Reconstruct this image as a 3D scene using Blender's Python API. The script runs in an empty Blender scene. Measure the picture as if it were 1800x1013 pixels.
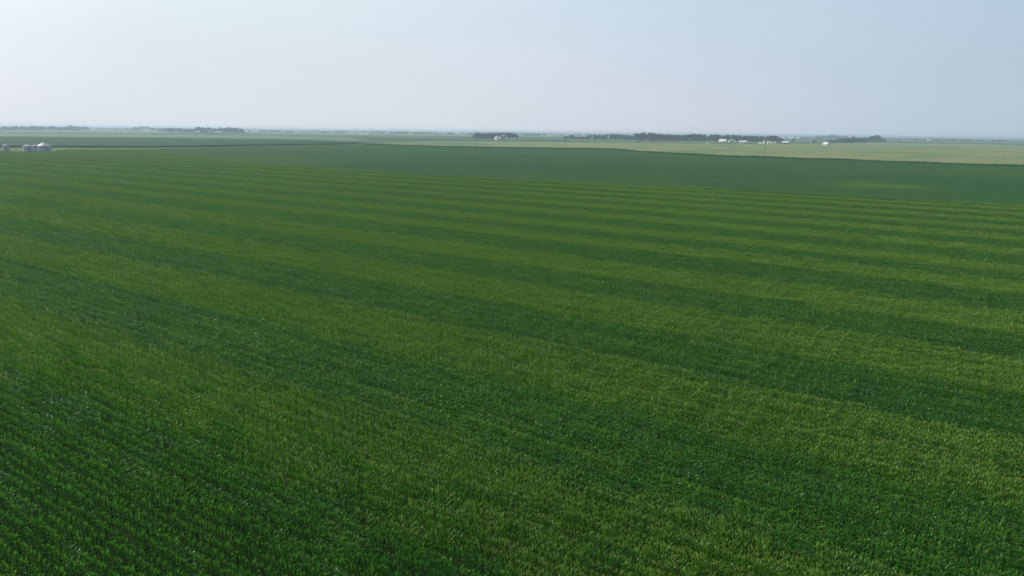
import bpy, bmesh, math, random
import numpy as np
from mathutils import Vector, Matrix

random.seed(7)
RNG = np.random.default_rng(11)
sc = bpy.context.scene
col = sc.collection
R = math.radians

# ------------------------------------------------------------------ camera
CAM_H = 27.2
FPX = 1200.0
PITCH = math.atan(275 / FPX)
ROLL = 0.0132
cam = bpy.data.cameras.new("camera")
cam.lens = 24.0
cam.sensor_width = 36.0
cam.clip_start = 0.5
cam.clip_end = 60000
camo = bpy.data.objects.new("camera", cam)
col.objects.link(camo)
camo.matrix_world = (Matrix.Translation((0, 0, CAM_H)) @
                     Matrix.Rotation(math.pi / 2 - PITCH, 4, 'X') @
                     Matrix.Rotation(ROLL, 4, 'Z'))
sc.camera = camo

# ------------------------------------------------------------------ sky and sun
SUN_AZ = R(-74)      # from +Y, negative = left of the view
SUN_EL = R(40)
world = bpy.data.worlds.new("World")
sc.world = world
world.use_nodes = True
wn = world.node_tree
bg = wn.nodes['Background']
sky = wn.nodes.new('ShaderNodeTexSky')
sky.sky_type = 'NISHITA'
sky.sun_disc = False
sky.sun_elevation = SUN_EL
sky.sun_rotation = SUN_AZ
sky.altitude = 200
sky.air_density = 1.0
sky.dust_density = 3.0
sky.ozone_density = 1.5
SV = (math.sin(SUN_AZ) * math.cos(SUN_EL), math.cos(SUN_AZ) * math.cos(SUN_EL), math.sin(SUN_EL))
def W_(t, **k):
    n = wn.nodes.new(t)
    for a, b in k.items(): setattr(n, a, b)
    return n
def wramp(fac, stops):
    r = W_('ShaderNodeValToRGB'); e = r.color_ramp.elements
    while len(e) < len(stops): e.new(.5)
    for q, (p, c) in zip(e, stops): q.position = p; q.color = (*c, 1)
    wn.links.new(fac, r.inputs[0]); return r.outputs[0]
def wmix(f, a, b, blend='MIX'):
    m = W_('ShaderNodeMix', data_type='RGBA', blend_type=blend)
    for so, v in ((m.inputs[0], f), (m.inputs[6], a), (m.inputs[7], b)):
        if isinstance(v, bpy.types.NodeSocket): wn.links.new(v, so)
        else: so.default_value = v
    return m.outputs[2]
# summer haze: milky, brighter towards the sun, thinning upwards into the clear sky
tc = W_('ShaderNodeTexCoord')
dt = W_('ShaderNodeVectorMath', operation='DOT_PRODUCT'); wn.links.new(tc.outputs['Generated'], dt.inputs[0]); dt.inputs[1].default_value = SV
mr = W_('ShaderNodeMapRange'); mr.inputs['From Min'].default_value = -1; wn.links.new(dt.outputs['Value'], mr.inputs[0])
sx = W_('ShaderNodeSeparateXYZ'); wn.links.new(tc.outputs['Generated'], sx.inputs[0])
low = wramp(mr.outputs[0], [(0, (.30, .42, .53)), (.30, (.42, .545, .64)), (.42, (.52, .61, .70)), (.53, (.64, .69, .78)), (.64, (.71, .75, .82)), (.78, (.75, .79, .84)), (1, (1.1, 1.1, 1.1))])
mid = wramp(mr.outputs[0], [(0, (.24, .38, .56)), (.30, (.39, .55, .70)), (.42, (.46, .60, .74)), (.55, (.56, .68, .80)), (.70, (.69, .80, .88)), (.80, (.77, .88, .93)), (1, (1.3, 1.3, 1.3))])
e1 = W_('ShaderNodeMapRange', interpolation_type='SMOOTHSTEP'); e1.inputs['From Min'].default_value = -.01; e1.inputs['From Max'].default_value = .21; wn.links.new(sx.outputs[2], e1.inputs[0])
e2 = W_('ShaderNodeMapRange', interpolation_type='SMOOTHSTEP'); e2.inputs['From Min'].default_value = .2; e2.inputs['From Max'].default_value = .8; wn.links.new(sx.outputs[2], e2.inputs[0])
hazy = wmix(e1.outputs[0], low, mid)
mpn = W_('ShaderNodeMapping'); mpn.inputs['Scale'].default_value = (2.2, 2.2, 9); wn.links.new(tc.outputs['Generated'], mpn.inputs[0])
nz = W_('ShaderNodeTexNoise'); nz.inputs['Scale'].default_value = 1.6; nz.inputs['Detail'].default_value = 5; wn.links.new(mpn.outputs[0], nz.inputs['Vector'])
hazy = wmix(1.0, hazy, wramp(nz.outputs[0], [(.3, (.965, .972, .98)), (.7, (1.0, 1.0, 1.0))]), 'MULTIPLY')
clear = wmix(1.0, sky.outputs[0], (.1, .1, .1, 1), 'MULTIPLY')
wn.links.new(wmix(e2.outputs[0], hazy, clear), bg.inputs[0])
bg.inputs[1].default_value = 1.0
sund = bpy.data.lights.new("sun", 'SUN')
sund.energy = 4.0
sund.angle = R(0.5)
sund.color = (1.0, 0.93, 0.82)
suno = bpy.data.objects.new("sun", sund)
col.objects.link(suno)
sv = Vector((math.sin(SUN_AZ) * math.cos(SUN_EL), math.cos(SUN_AZ) * math.cos(SUN_EL), math.sin(SUN_EL)))
suno.rotation_euler = sv.to_track_quat('Z', 'Y').to_euler()
suno.location = (-60, 0, 120)

sc.view_settings.view_transform = 'Standard'
sc.view_settings.look = 'None'
sc.view_settings.exposure = 0.0
sc.view_settings.gamma = 1.0
sc.cycles.max_bounces = 6
sc.cycles.diffuse_bounces = 3
sc.cycles.glossy_bounces = 2
sc.cycles.transmission_bounces = 3
sc.cycles.volume_bounces = 1
sc.cycles.transparent_max_bounces = 4
sc.cycles.use_denoising = True
sc.cycles.denoiser = 'OPENIMAGEDENOISE'
sc.cycles.sample_clamp_direct = 2.5
sc.cycles.sample_clamp_indirect = 2.0
sc.cycles.caustics_reflective = False
sc.cycles.caustics_refractive = False

# ------------------------------------------------------------------ where things stand
def ray(x, y):
    """direction (right, forward, down) of a point of the 1800 x 1013 picture"""
    u = np.asarray(x, float) - 900; v = np.asarray(y, float) - 506.5
    c, s = math.cos(ROLL), math.sin(ROLL)
    u2 = u * c + v * s; v2 = -u * s + v * c
    cp, sp = math.cos(PITCH), math.sin(PITCH)
    return u2, FPX * cp - v2 * sp, v2 * cp + FPX * sp
def at(x, y, z=0.0):
    u, f, d = ray(x, y); k = (CAM_H - z) / d
    return Vector((float(u * k), float(f * k), z))
def horizon(x): return 219.7 + 0.0132 * x
def project(P):
    """world points (n,3) to picture pixels"""
    P = np.asarray(P, float); X, Y, Z = P[:, 0], P[:, 1], CAM_H - P[:, 2]
    cp, sp = math.cos(PITCH), math.sin(PITCH)
    w = Y * cp + Z * sp; v2 = (-Y * sp + Z * cp) / w * FPX; u2 = X / w * FPX
    c, s = math.cos(ROLL), math.sin(ROLL)
    return 900 + u2 * c - v2 * s, 506.5 + u2 * s + v2 * c, w
TH = R(56.6)                                    # crop rows run 56.6 degrees left of the view
NV = np.array([math.cos(TH), math.sin(TH)])     # across the rows
DV = np.array([-math.sin(TH), math.cos(TH)])    # along the rows
ROWROT = math.atan2(DV[1], DV[0])

# ------------------------------------------------------------------ object helpers
def tag(o, label=None, cat=None, group=None, kind=None):
    if label: o['label'] = label
    if cat: o['category'] = cat
    if group: o['group'] = group
    if kind: o['kind'] = kind
    return o
def empty(name, loc, rz=0, label=None, cat=None, group=None):
    o = bpy.data.objects.new(name, None); col.objects.link(o)
    o.empty_display_size = 0.5
    o.location = loc; o.rotation_euler = (0, 0, rz)
    return tag(o, label, cat, group)
class MB:
    def __init__(s): s.v = []; s.f = []
    def quad(s, *p):
        b = len(s.v); s.v += [tuple(q) for q in p]; s.f.append(tuple(range(b, b + len(p))))
    def box(s, x0, x1, y0, y1, z0, z1):
        b = len(s.v)
        s.v += [(x, y, z) for z in (z0, z1) for x, y in ((x0, y0), (x1, y0), (x1, y1), (x0, y1))]
        for q in ((0, 3, 2, 1), (4, 5, 6, 7), (0, 1, 5, 4), (1, 2, 6, 5), (2, 3, 7, 6), (3, 0, 4, 7)):
            s.f.append(tuple(b + i for i in q))
    def tube(s, a, b_, r0, r1, n=8):
        a = Vector(a); b_ = Vector(b_); d = (b_ - a).normalized()
        u = d.orthogonal().normalized(); w = d.cross(u); b = len(s.v)
        for p, r in ((a, r0), (b_, r1)):
            for i in range(n):
                t = 2 * math.pi * i / n; s.v.append(tuple(p + u * math.cos(t) * r + w * math.sin(t) * r))
        for i in range(n): s.f.append((b + i, b + (i + 1) % n, b + n + (i + 1) % n, b + n + i))
        s.f.append(tuple(b + n - 1 - i for i in range(n))); s.f.append(tuple(b + n + i for i in range(n)))
    def mesh(s, name, mats, smooth=False):
        m = bpy.data.meshes.new(name); m.from_pydata(s.v, [], s.f)
        for k in (mats if isinstance(mats, (list, tuple)) else [mats]): m.materials.append(k)
        if smooth: m.polygons.foreach_set('use_smooth', [True] * len(m.polygons))
        m.update(); return m
    def build(s, name, mats, parent=None, smooth=False):
        o = bpy.data.objects.new(name, s.mesh(name, mats, smooth)); col.objects.link(o)
        if parent: o.parent = parent
        return o

# ------------------------------------------------------------------ materials
def newmat(name):
    m = bpy.data.materials.new(name); m.use_nodes = True
    nt = m.node_tree; nt.nodes.clear(); return m, nt
def N(nt, t, **k):
    n = nt.nodes.new(t)
    for a, b in k.items(): setattr(n, a, b)
    return n
def ramp(nt, fac, stops):
    r = N(nt, 'ShaderNodeValToRGB'); e = r.color_ramp.elements
    while len(e) < len(stops): e.new(0.5)
    for q, (p, c) in zip(e, stops): q.position = p; q.color = (*c, 1)
    nt.links.new(fac, r.inputs[0]); return r.outputs[0]
def mix(nt, fac, a, b):
    m = N(nt, 'ShaderNodeMix', data_type='RGBA')
    for sock, v in ((m.inputs[0], fac), (m.inputs[6], a), (m.inputs[7], b)):
        if isinstance(v, bpy.types.NodeSocket): nt.links.new(v, sock)
        elif isinstance(v, tuple): sock.default_value = (*v, 1)
        else: sock.default_value = v
    return m.outputs[2]
def mth(nt, op, a, b=0.0, clamp=False):
    m = N(nt, 'ShaderNodeMath', operation=op, use_clamp=clamp)
    for sock, v in ((m.inputs[0], a), (m.inputs[1], b)):
        if isinstance(v, bpy.types.NodeSocket): nt.links.new(v, sock)
        else: sock.default_value = v
    return m.outputs[0]
def noise(nt, scale, detail=3, rough=.5, vec=None, warp=0):
    n = N(nt, 'ShaderNodeTexNoise'); n.inputs['Scale'].default_value = scale
    n.inputs['Detail'].default_value = detail; n.inputs['Roughness'].default_value = rough
    n.inputs['Distortion'].default_value = warp
    if vec: nt.links.new(vec, n.inputs['Vector'])
    return n.outputs[0]
def geopos(nt): return N(nt, 'ShaderNodeNewGeometry').outputs['Position']
def mapped(nt, vec, rot=0, scale=(1, 1, 1), loc=(0, 0, 0)):
    m = N(nt, 'ShaderNodeMapping'); nt.links.new(vec, m.inputs[0])
    m.inputs['Rotation'].default_value = (0, 0, rot); m.inputs['Scale'].default_value = scale
    m.inputs['Location'].default_value = loc
    return m.outputs[0]
def pbr(name, color, rough=.6, metal=0, var=0.15, vscale=.5, spec=.5):
    m, nt = newmat(name)
    b = N(nt, 'ShaderNodeBsdfPrincipled'); o = N(nt, 'ShaderNodeOutputMaterial')
    tc = N(nt, 'ShaderNodeTexCoord').outputs['Object']
    f = noise(nt, vscale, 4, .6, tc)
    c = mix(nt, f, tuple(x * (1 - var) for x in color), tuple(min(1, x * (1 + var)) for x in color))
    nt.links.new(c, b.inputs['Base Color']); b.inputs['Roughness'].default_value = rough
    b.inputs['Metallic'].default_value = metal; b.inputs['Specular IOR Level'].default_value = spec
    nt.links.new(b.outputs[0], o.inputs[0]); return m
def leafmat(name, ca, cb, attr=None, rough=.4, trans=.22, spec=.5, tcol=None, var=.7):
    """plant leaf; the crop's own stripe value (attr) runs from ca to cb"""
    m, nt = newmat(name)
    b = N(nt, 'ShaderNodeBsdfPrincipled'); o = N(nt, 'ShaderNodeOutputMaterial')
    rnd = N(nt, 'ShaderNodeNewGeometry').outputs['Random Per Island']
    if attr:
        a = N(nt, 'ShaderNodeAttribute', attribute_type='INSTANCER', attribute_name=attr).outputs['Fac']
        c = mix(nt, a, ca, cb)
    else:
        c = mix(nt, rnd, ca, cb)
    hsv = N(nt, 'ShaderNodeHueSaturation')
    nt.links.new(c, hsv.inputs['Color'])
    nt.links.new(mth(nt, 'ADD', mth(nt, 'MULTIPLY', rnd, var), 1 - var / 2), hsv.inputs['Value'])
    nt.links.new(mth(nt, 'ADD', mth(nt, 'MULTIPLY', rnd, .02), .49), hsv.inputs['Hue'])
    nt.links.new(hsv.outputs[0], b.inputs['Base Color'])
    b.inputs['Roughness'].default_value = rough; b.inputs['Specular IOR Level'].default_value = spec
    t = N(nt, 'ShaderNodeBsdfTranslucent')
    br = N(nt, 'ShaderNodeHueSaturation'); br.inputs['Value'].default_value = 1.45; nt.links.new(hsv.outputs[0], br.inputs['Color'])
    nt.links.new(mix(nt, .3, br.outputs[0], tcol or (.10, .22, .02)), t.inputs[0])
    ms = N(nt, 'ShaderNodeMixShader'); ms.inputs[0].default_value = trans
    nt.links.new(b.outputs[0], ms.inputs[1]); nt.links.new(t.outputs[0], ms.inputs[2])
    nt.links.new(ms.outputs[0], o.inputs[0]); return m

M = {}
M['corn'] = leafmat('corn_leaf', (.027, .140, .014), (.092, .260, .006), 'tint', rough=.32, trans=.43, spec=.36, tcol=(.13, .42, .01))
M['whorl'] = leafmat('corn_young_leaf', (.034, .165, .022), (.135, .310, .008), 'tint', rough=.32, trans=.42, spec=.32, tcol=(.17, .42, .02))
M['stalk'] = leafmat('corn_stalk', (.04, .12, .02), (.08, .15, .02), 'tint', rough=.6, trans=.05, spec=.2)
M['tassel'] = leafmat('corn_tassel', (.20, .35, .055), (.31, .42, .09), None, rough=.8, trans=.1, tcol=(.3, .28, .08), spec=.2)
M['corn2'] = leafmat('far_corn_leaf', (.030, .155, .060), (.050, .18, .055), 'tint', var=.3, rough=.5, trans=.15, spec=.25)
M['soy'] = leafmat('soybean_leaf', (.034, .150, .038), (.18, .34, .012), 'tint', var=.2, rough=.6, trans=.2, spec=.25)
M['weed'] = leafmat('weed_and_edge_shade', (.016, .095, .020), (.034, .140, .028), None, rough=.6, trans=.15, spec=.2)  # real weeds, and the strip painting the far corn's shaded edge
M['crown'] = leafmat('tree_leaf', (.006, .020, .010), (.014, .036, .016), None, rough=.55, trans=.12)
M['crown2'] = leafmat('tree_leaf_pale', (.010, .026, .012), (.020, .044, .020), None, rough=.55, trans=.12)
M['bark'] = pbr('bark', (.09, .07, .05), .9)
M['white'] = pbr('white_paint', (.78, .78, .76), .5, var=.05)
M['cream'] = pbr('cream_siding', (.62, .60, .55), .6, var=.06)
M['greymetal'] = pbr('grey_sheet_metal', (.42, .44, .46), .45, metal=.3, var=.1)
M['dark'] = pbr('dark_opening', (.03, .03, .035), .7)
M['redroof'] = pbr('brown_roof', (.20, .13, .10), .8)
M['greyroof'] = pbr('grey_shingles', (.22, .22, .23), .8)
M['pink'] = pbr('faded_red_siding', (.42, .27, .24), .7)
M['whiteroof'] = pbr('white_metal_roof', (.75, .76, .78), .35, var=.04)
M['glass'] = pbr('window_glass', (.05, .06, .07), .15)
M['wood'] = pbr('pole_wood', (.16, .13, .10), .85)
M['concrete'] = pbr('concrete', (.45, .43, .40), .85)

def corrugated(name, color, rough, metal, period=.35, axis='Z'):
    m, nt = newmat(name)
    b = N(nt, 'ShaderNodeBsdfPrincipled'); o = N(nt, 'ShaderNodeOutputMaterial')
    tc = N(nt, 'ShaderNodeTexCoord').outputs['Object']
    w = N(nt, 'ShaderNodeTexWave', wave_type='BANDS', bands_direction=axis, wave_profile='SIN')
    w.inputs['Scale'].default_value = .314 / period
    nt.links.new(tc, w.inputs[0])
    bp = N(nt, 'ShaderNodeBump'); bp.inputs['Strength'].default_value = .6; bp.inputs['Distance'].default_value = .05
    nt.links.new(w.outputs[1], bp.inputs['Height']); nt.links.new(bp.outputs[0], b.inputs['Normal'])
    f = noise(nt, .6, 4, .6, mapped(nt, tc, scale=(3, 3, .3)))
    nt.links.new(mix(nt, f, tuple(x * .82 for x in color), color), b.inputs['Base Color'])
    b.inputs['Roughness'].default_value = rough; b.inputs['Metallic'].default_value = metal
    nt.links.new(b.outputs[0], o.inputs[0]); return m
M['binwall'] = corrugated('galvanised_corrugated_wall', (.37, .41, .47), .5, .4)
M['binroof'] = pbr('galvanised_roof', (.52, .53, .55), .5, metal=.3, var=.08)

# soil, grass, hay and the far patchwork
def soilmat():
    m, nt = newmat('field_soil'); b = N(nt, 'ShaderNodeBsdfPrincipled'); o = N(nt, 'ShaderNodeOutputMaterial')
    p = geopos(nt)
    c = ramp(nt, noise(nt, 1.5, 6, .7, p), [(.3, (.010, .012, .007)), (.7, (.028, .027, .016))])
    nt.links.new(c, b.inputs['Base Color']); b.inputs['Roughness'].default_value = .95; b.inputs['Specular IOR Level'].default_value = .1
    nt.links.new(b.outputs[0], o.inputs[0]); return m
def meadowmat(name, stops, s1, s2, big=None, rot=0):
    m, nt = newmat(name); b = N(nt, 'ShaderNodeBsdfPrincipled'); o = N(nt, 'ShaderNodeOutputMaterial')
    p = mapped(nt, geopos(nt), rot=rot, scale=(1, 1.9, 1))
    a = noise(nt, s1, 5, .6, p, .6)
    st = noise(nt, s2, 4, .65, mapped(nt, p, scale=(1, 1.3, 1)))
    f = mth(nt, 'ADD', mth(nt, 'MULTIPLY', a, .6), mth(nt, 'MULTIPLY', st, .4))
    f = mth(nt, 'ADD', mth(nt, 'MULTIPLY', f, 2.5), -.75, True)
    c = ramp(nt, f, stops)
    nt.links.new(c, b.inputs['Base Color']); b.inputs['Roughness'].default_value = .9
    b.inputs['Specular IOR Level'].default_value = .2
    nt.links.new(b.outputs[0], o.inputs[0]); return m
M['soil'] = soilmat()
M['hay'] = meadowmat('hay_grass', [(.25, (.045, .125, .034)), (.36, (.09, .19, .048)), (.45, (.15, .21, .07)), (.53, (.27, .225, .125)), (.60, (.085, .175, .045)), (.74, (.20, .235, .08))], .0038, .008, rot=R(12))
M['grass'] = meadowmat('verge_grass', [(.3, (.045, .105, .035)), (.55, (.065, .12, .042)), (.7, (.11, .145, .065))], .03, .2)
M['pasture'] = meadowmat('pasture_grass', [(.3, (.07, .145, .05)), (.5, (.10, .165, .06)), (.65, (.15, .19, .08))], .012, .04)
M['yard'] = meadowmat('yard_grass', [(.3, (.05, .11, .035)), (.6, (.07, .13, .045)), (.8, (.12, .13, .06))], .01, .1)
def patchwork():
    m, nt = newmat('far_fields'); b = N(nt, 'ShaderNodeBsdfPrincipled'); o = N(nt, 'ShaderNodeOutputMaterial')
    p = mapped(nt, geopos(nt), rot=-TH - math.pi / 2 + R(33), scale=(.001, .001, .001), loc=(.37, .21, 0))
    v = N(nt, 'ShaderNodeTexVoronoi', distance='CHEBYCHEV'); v.inputs['Scale'].default_value = 1.15
    v.inputs['Randomness'].default_value = .55
    nt.links.new(p, v.inputs['Vector'])
    sep = N(nt, 'ShaderNodeSeparateColor'); nt.links.new(v.outputs['Color'], sep.inputs[0])
    c = ramp(nt, sep.outputs[0], [(0, (.035, .10, .04)), (.3, (.05, .12, .045)), (.31, (.075, .14, .05)), (.55, (.04, .095, .04)),
                                  (.56, (.17, .18, .09)), (.74, (.21, .19, .12)), (.75, (.055, .115, .045)), (1, (.03, .085, .035))])
    c.node.color_ramp.interpolation = 'CONSTANT'
    f = noise(nt, .004, 5, .6, geopos(nt))
    c = mix(nt, mth(nt, 'MULTIPLY', f, .35), c, (.08, .12, .05))
    nt.links.new(c, b.inputs['Base Color']); b.inputs['Roughness'].default_value = 1
    b.inputs['Specular IOR Level'].default_value = .1
    nt.links.new(b.outputs[0], o.inputs[0]); return m
M['far'] = patchwork()

# ------------------------------------------------------------------ ground
g = MB(); S = 16000
g.quad((-S, -S / 2, -.3), (S, -S / 2, -.3), (S, S, -.3), (-S, S, -.3))
tag(g.build('ground', M['far']), kind='structure')

def sheet(name, pts, z, mat, label=None, cat=None, kind='structure'):
    bm = bmesh.new()
    vs = [bm.verts.new((p[0], p[1], z)) for p in pts]
    f = bm.faces.new(vs); bmesh.ops.triangulate(bm, faces=[f]); bmesh.ops.recalc_face_normals(bm, faces=bm.faces[:])
    if bm.faces[:][0].normal.z < 0: bmesh.ops.reverse_faces(bm, faces=bm.faces[:])
    me = bpy.data.meshes.new(name); bm.to_mesh(me); bm.free(); me.materials.append(mat)
    o = bpy.data.objects.new(name, me); col.objects.link(o)
    return tag(o, label, cat, kind=kind)
def pix(pts, z=0.0): return [tuple(at(x, y, z)[:2]) for x, y in pts]
def sd(s, d): return tuple(NV * s + DV * d)
def inpoly(P, poly):
    x, y = P[:, 0], P[:, 1]; ins = np.zeros(len(P), bool); n = len(poly)
    for i in range(n):
        x0, y0 = poly[i]; x1, y1 = poly[(i + 1) % n]
        c = ((y0 > y) != (y1 > y))
        with np.errstate(divide='ignore', invalid='ignore'):
            t = (x1 - x0) * (y - y0) / (y1 - y0) + x0
        ins ^= c & (x < t)
    return ins
def view_mask(P, margin=120, ymax=1130, z=2.0):
    Q = np.column_stack([P, np.full(len(P), z)]); u, v, w = project(Q)
    return (w > 5) & (u > -margin) & (u < 1800 + margin) & (v < ymax)

# picture points of the field edges (canopy height of the near corn)
EDGE = [(1800, 361), (1550, 348), (1300, 334), (1240, 329), (1000, 320), (860, 313), (750, 308), (611, 297), (500, 291), (430, 284), (370, 276.5), (300, 269.5)]
corn_poly = [sd(-15, -420), sd(327, -420), sd(327, -150)] + pix(EDGE, 2.4) + pix([(262, 262.2), (200, 262.3), (130, 262.5), (104, 264), (96, 266.2), (0, 266), (-160, 265)], 2.4) + [sd(-15, 1000)]
FARLINE = [(-160, 258.5), (0, 259.4), (130, 259.8), (260, 260), (345, 259), (480, 256), (608, 254.2)]
FARLINE_R = [(640, 254.3), (700, 256.3), (800, 259.5), (900, 261), (1040, 262.5), (1070, 263), (1100, 265.5), (1150, 269.5), (1240, 274.5), (1300, 277), (1460, 281.5), (1640, 288.5), (1800, 294), (1950, 299)]

sheet('field_soil', corn_poly, -.10, M['soil'])
soy_poly = pix([(1950, 368)] + EDGE, 1.2) + pix([(262, 262.5)], .5) + pix([(345, 261), (480, 257.5), (620, 255.4)]) + pix([(640, 255.4), (700, 257.3), (800, 260.5), (900, 262), (1040, 263.5), (1070, 264), (1100, 266.5), (1150, 270.5), (1240, 275.5), (1300, 278), (1460, 282.5), (1640, 289.5), (1800, 295), (1950, 300)])
sheet('soybean_field_ground', soy_poly, -.05, M['soil'])
verge_poly = pix([(-160, 268), (0, 268.5), (100, 268.5), (106, 266), (130, 264.5), (262, 262.8), (345, 261.2), (480, 257.8), (612, 255.6), (640, 254.9), (608, 254.2), (480, 256), (345, 259), (260, 260), (130, 259.8), (0, 259.4), (-160, 258.5)])
sheet('grass_verge', verge_poly, 0.0, M['grass'])
hay_far = [(1950, 256), (1800, 255.2), (1700, 253), (1540, 251), (1460, 253), (1300, 253.8), (1240, 253), (1040, 250), (900, 248.8), (780, 248), (700, 250), (655, 252.5)]
past_poly = pix([(640, 254.3), (700, 256.3), (800, 259.5), (878, 260.7)]) + pix([(858, 248.3), (780, 248), (700, 250), (655, 252.5)])
sheet('pasture', past_poly, .22, M['pasture'])
hay_poly = pix([(870, 260.6)] + FARLINE_R[3:]) + pix(hay_far[:7] + [(850, 248.3)])
sheet('hay_field', hay_poly, .25, M['hay'])
M['margin'] = meadowmat('pale_margin_grass', [(.3, (.11, .20, .06)), (.55, (.15, .235, .08)), (.7, (.19, .24, .10))], .03, .1)
mg = MB(); near = []; farr = []
for x in range(1075, 1951, 25):
    y = float(np.interp(x, [p[0] for p in FARLINE_R], [p[1] for p in FARLINE_R]))
    near.append(at(x, y, .34)); farr.append(at(x, y - 2.4 - .6 * math.sin(x / 37), .34))
for a, b, c, d in zip(near, near[1:], farr[1:], farr): mg.quad(a, b, c, d)
tag(mg.build('grass_margin', M['margin']), kind='structure')
corn2_poly = pix(FARLINE) + pix([(640, 251.5), (560, 248.3), (480, 246.2), (350, 244.5), (220, 243.2), (0, 242), (-160, 241)])
sheet('far_corn_ground', corn2_poly, .02, M['grass'])
band_poly = pix([(-160, 240.8), (0, 241.8), (220, 243), (350, 244.3), (480, 246), (560, 248), (640, 250), (620, 243), (480, 239.3), (240, 236.6), (0, 235.3), (-160, 234.5)])
M['band'] = meadowmat('far_bean_rows', [(.3, (.07, .15, .075)), (.7, (.10, .175, .085))], .004, .02)
sheet('far_bean_field', band_poly, .3, M['band'])
yard_poly = pix([(1000, 249.3), (1240, 252.6), (1300, 253.4), (1460, 252.6), (1420, 246), (1200, 246), (1000, 246)])
sheet('farm_lawn', yard_poly, .3, M['yard'])

# ------------------------------------------------------------------ scatter by geometry nodes
def scatter(name, pts, rotz, scale, idx, tint, variants):
    me = bpy.data.meshes.new(name); n = len(pts)
    me.vertices.add(n); me.vertices.foreach_set('co', np.asarray(pts, np.float32).ravel())
    for nm, t, arr in (('rotz', 'FLOAT', rotz), ('scl', 'FLOAT', scale), ('idx', 'INT', idx), ('tint', 'FLOAT', tint)):
        a = me.attributes.new(nm, t, 'POINT')
        a.data.foreach_set('value', np.asarray(arr, np.int32 if t == 'INT' else np.float32))
    me.update()
    o = bpy.data.objects.new(name, me); col.objects.link(o)
    vc = bpy.data.collections.new(name + '_sources')
    for k, vm in enumerate(variants):
        so = bpy.data.objects.new('%s_source_%02d' % (name, k), vm); vc.objects.link(so)
    ng = bpy.data.node_groups.new(name + '_nodes', 'GeometryNodeTree')
    ng.interface.new_socket('Geometry', in_out='INPUT', socket_type='NodeSocketGeometry')
    ng.interface.new_socket('Geometry', in_out='OUTPUT', socket_type='NodeSocketGeometry')
    gi = ng.nodes.new('NodeGroupInput'); go = ng.nodes.new('NodeGroupOutput')
    mp = ng.nodes.new('GeometryNodeMeshToPoints')
    ci = ng.nodes.new('GeometryNodeCollectionInfo'); ci.inputs['Collection'].default_value = vc
    ci.inputs['Separate Children'].default_value = True; ci.inputs['Reset Children'].default_value = True
    ip = ng.nodes.new('GeometryNodeInstanceOnPoints'); ip.inputs['Pick Instance'].default_value = True
    def att(nm, t):
        a = ng.nodes.new('GeometryNodeInputNamedAttribute'); a.data_type = t; a.inputs['Name'].default_value = nm
        return a.outputs['Attribute']
    cx = ng.nodes.new('ShaderNodeCombineXYZ'); ng.links.new(att('rotz', 'FLOAT'), cx.inputs[2])
    L = ng.links.new
    L(gi.outputs[0], mp.inputs['Mesh']); L(mp.outputs[0], ip.inputs['Points'])
    L(ci.outputs[0], ip.inputs['Instance']); L(att('idx', 'INT'), ip.inputs['Instance Index'])
    L(cx.outputs[0], ip.inputs['Rotation']); L(att('scl', 'FLOAT'), ip.inputs['Scale'])
    L(ip.outputs[0], go.inputs[0])
    md = o.modifiers.new('scatter', 'NODES'); md.node_group = ng
    return o

# ------------------------------------------------------------------ corn
def blade(v, f, mi, base, az, length, w, e0, droop, seg=4, mat=0):
    """one arching leaf: a strip of quads with the given start slope and droop"""
    p = np.array(base, float); hd = np.array([math.cos(az), math.sin(az), 0]); sd_ = np.array([-hd[1], hd[0], 0])
    b = len(v); e = e0; st = length / seg
    tw = random.uniform(-.5, .5)
    for i in range(seg + 1):
        t = i / seg
        ww = w * (.55 + 1.3 * t - 1.85 * t * t) if i < seg else 0.004
        ww = max(ww, .003)
        side = sd_ * math.cos(tw * t) + np.array([0, 0, math.sin(tw * t)])
        v.append(tuple(p + side * ww)); v.append(tuple(p - side * ww))
        dirv = hd * math.cos(e) + np.array([0, 0, math.sin(e)])
        p = p + dirv * st; e -= droop / seg
    for i in range(seg): f.append((b + 2 * i, b + 2 * i + 1, b + 2 * i + 3, b + 2 * i + 2)); mi.append(mat)
def stick(v, f, mi, a, b_, w, k):
    a = np.array(a); b_ = np.array(b_); b = len(v)
    for q, ww in ((a, w), (b_, w * .6)):
        for j in range(3):
            t = j * 2.094; v.append((q[0] + ww * math.cos(t), q[1] + ww * math.sin(t), q[2]))
    for j in range(3): f.append((b + j, b + (j + 1) % 3, b + 3 + (j + 1) % 3, b + 3 + j)); mi.append(k)
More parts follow.
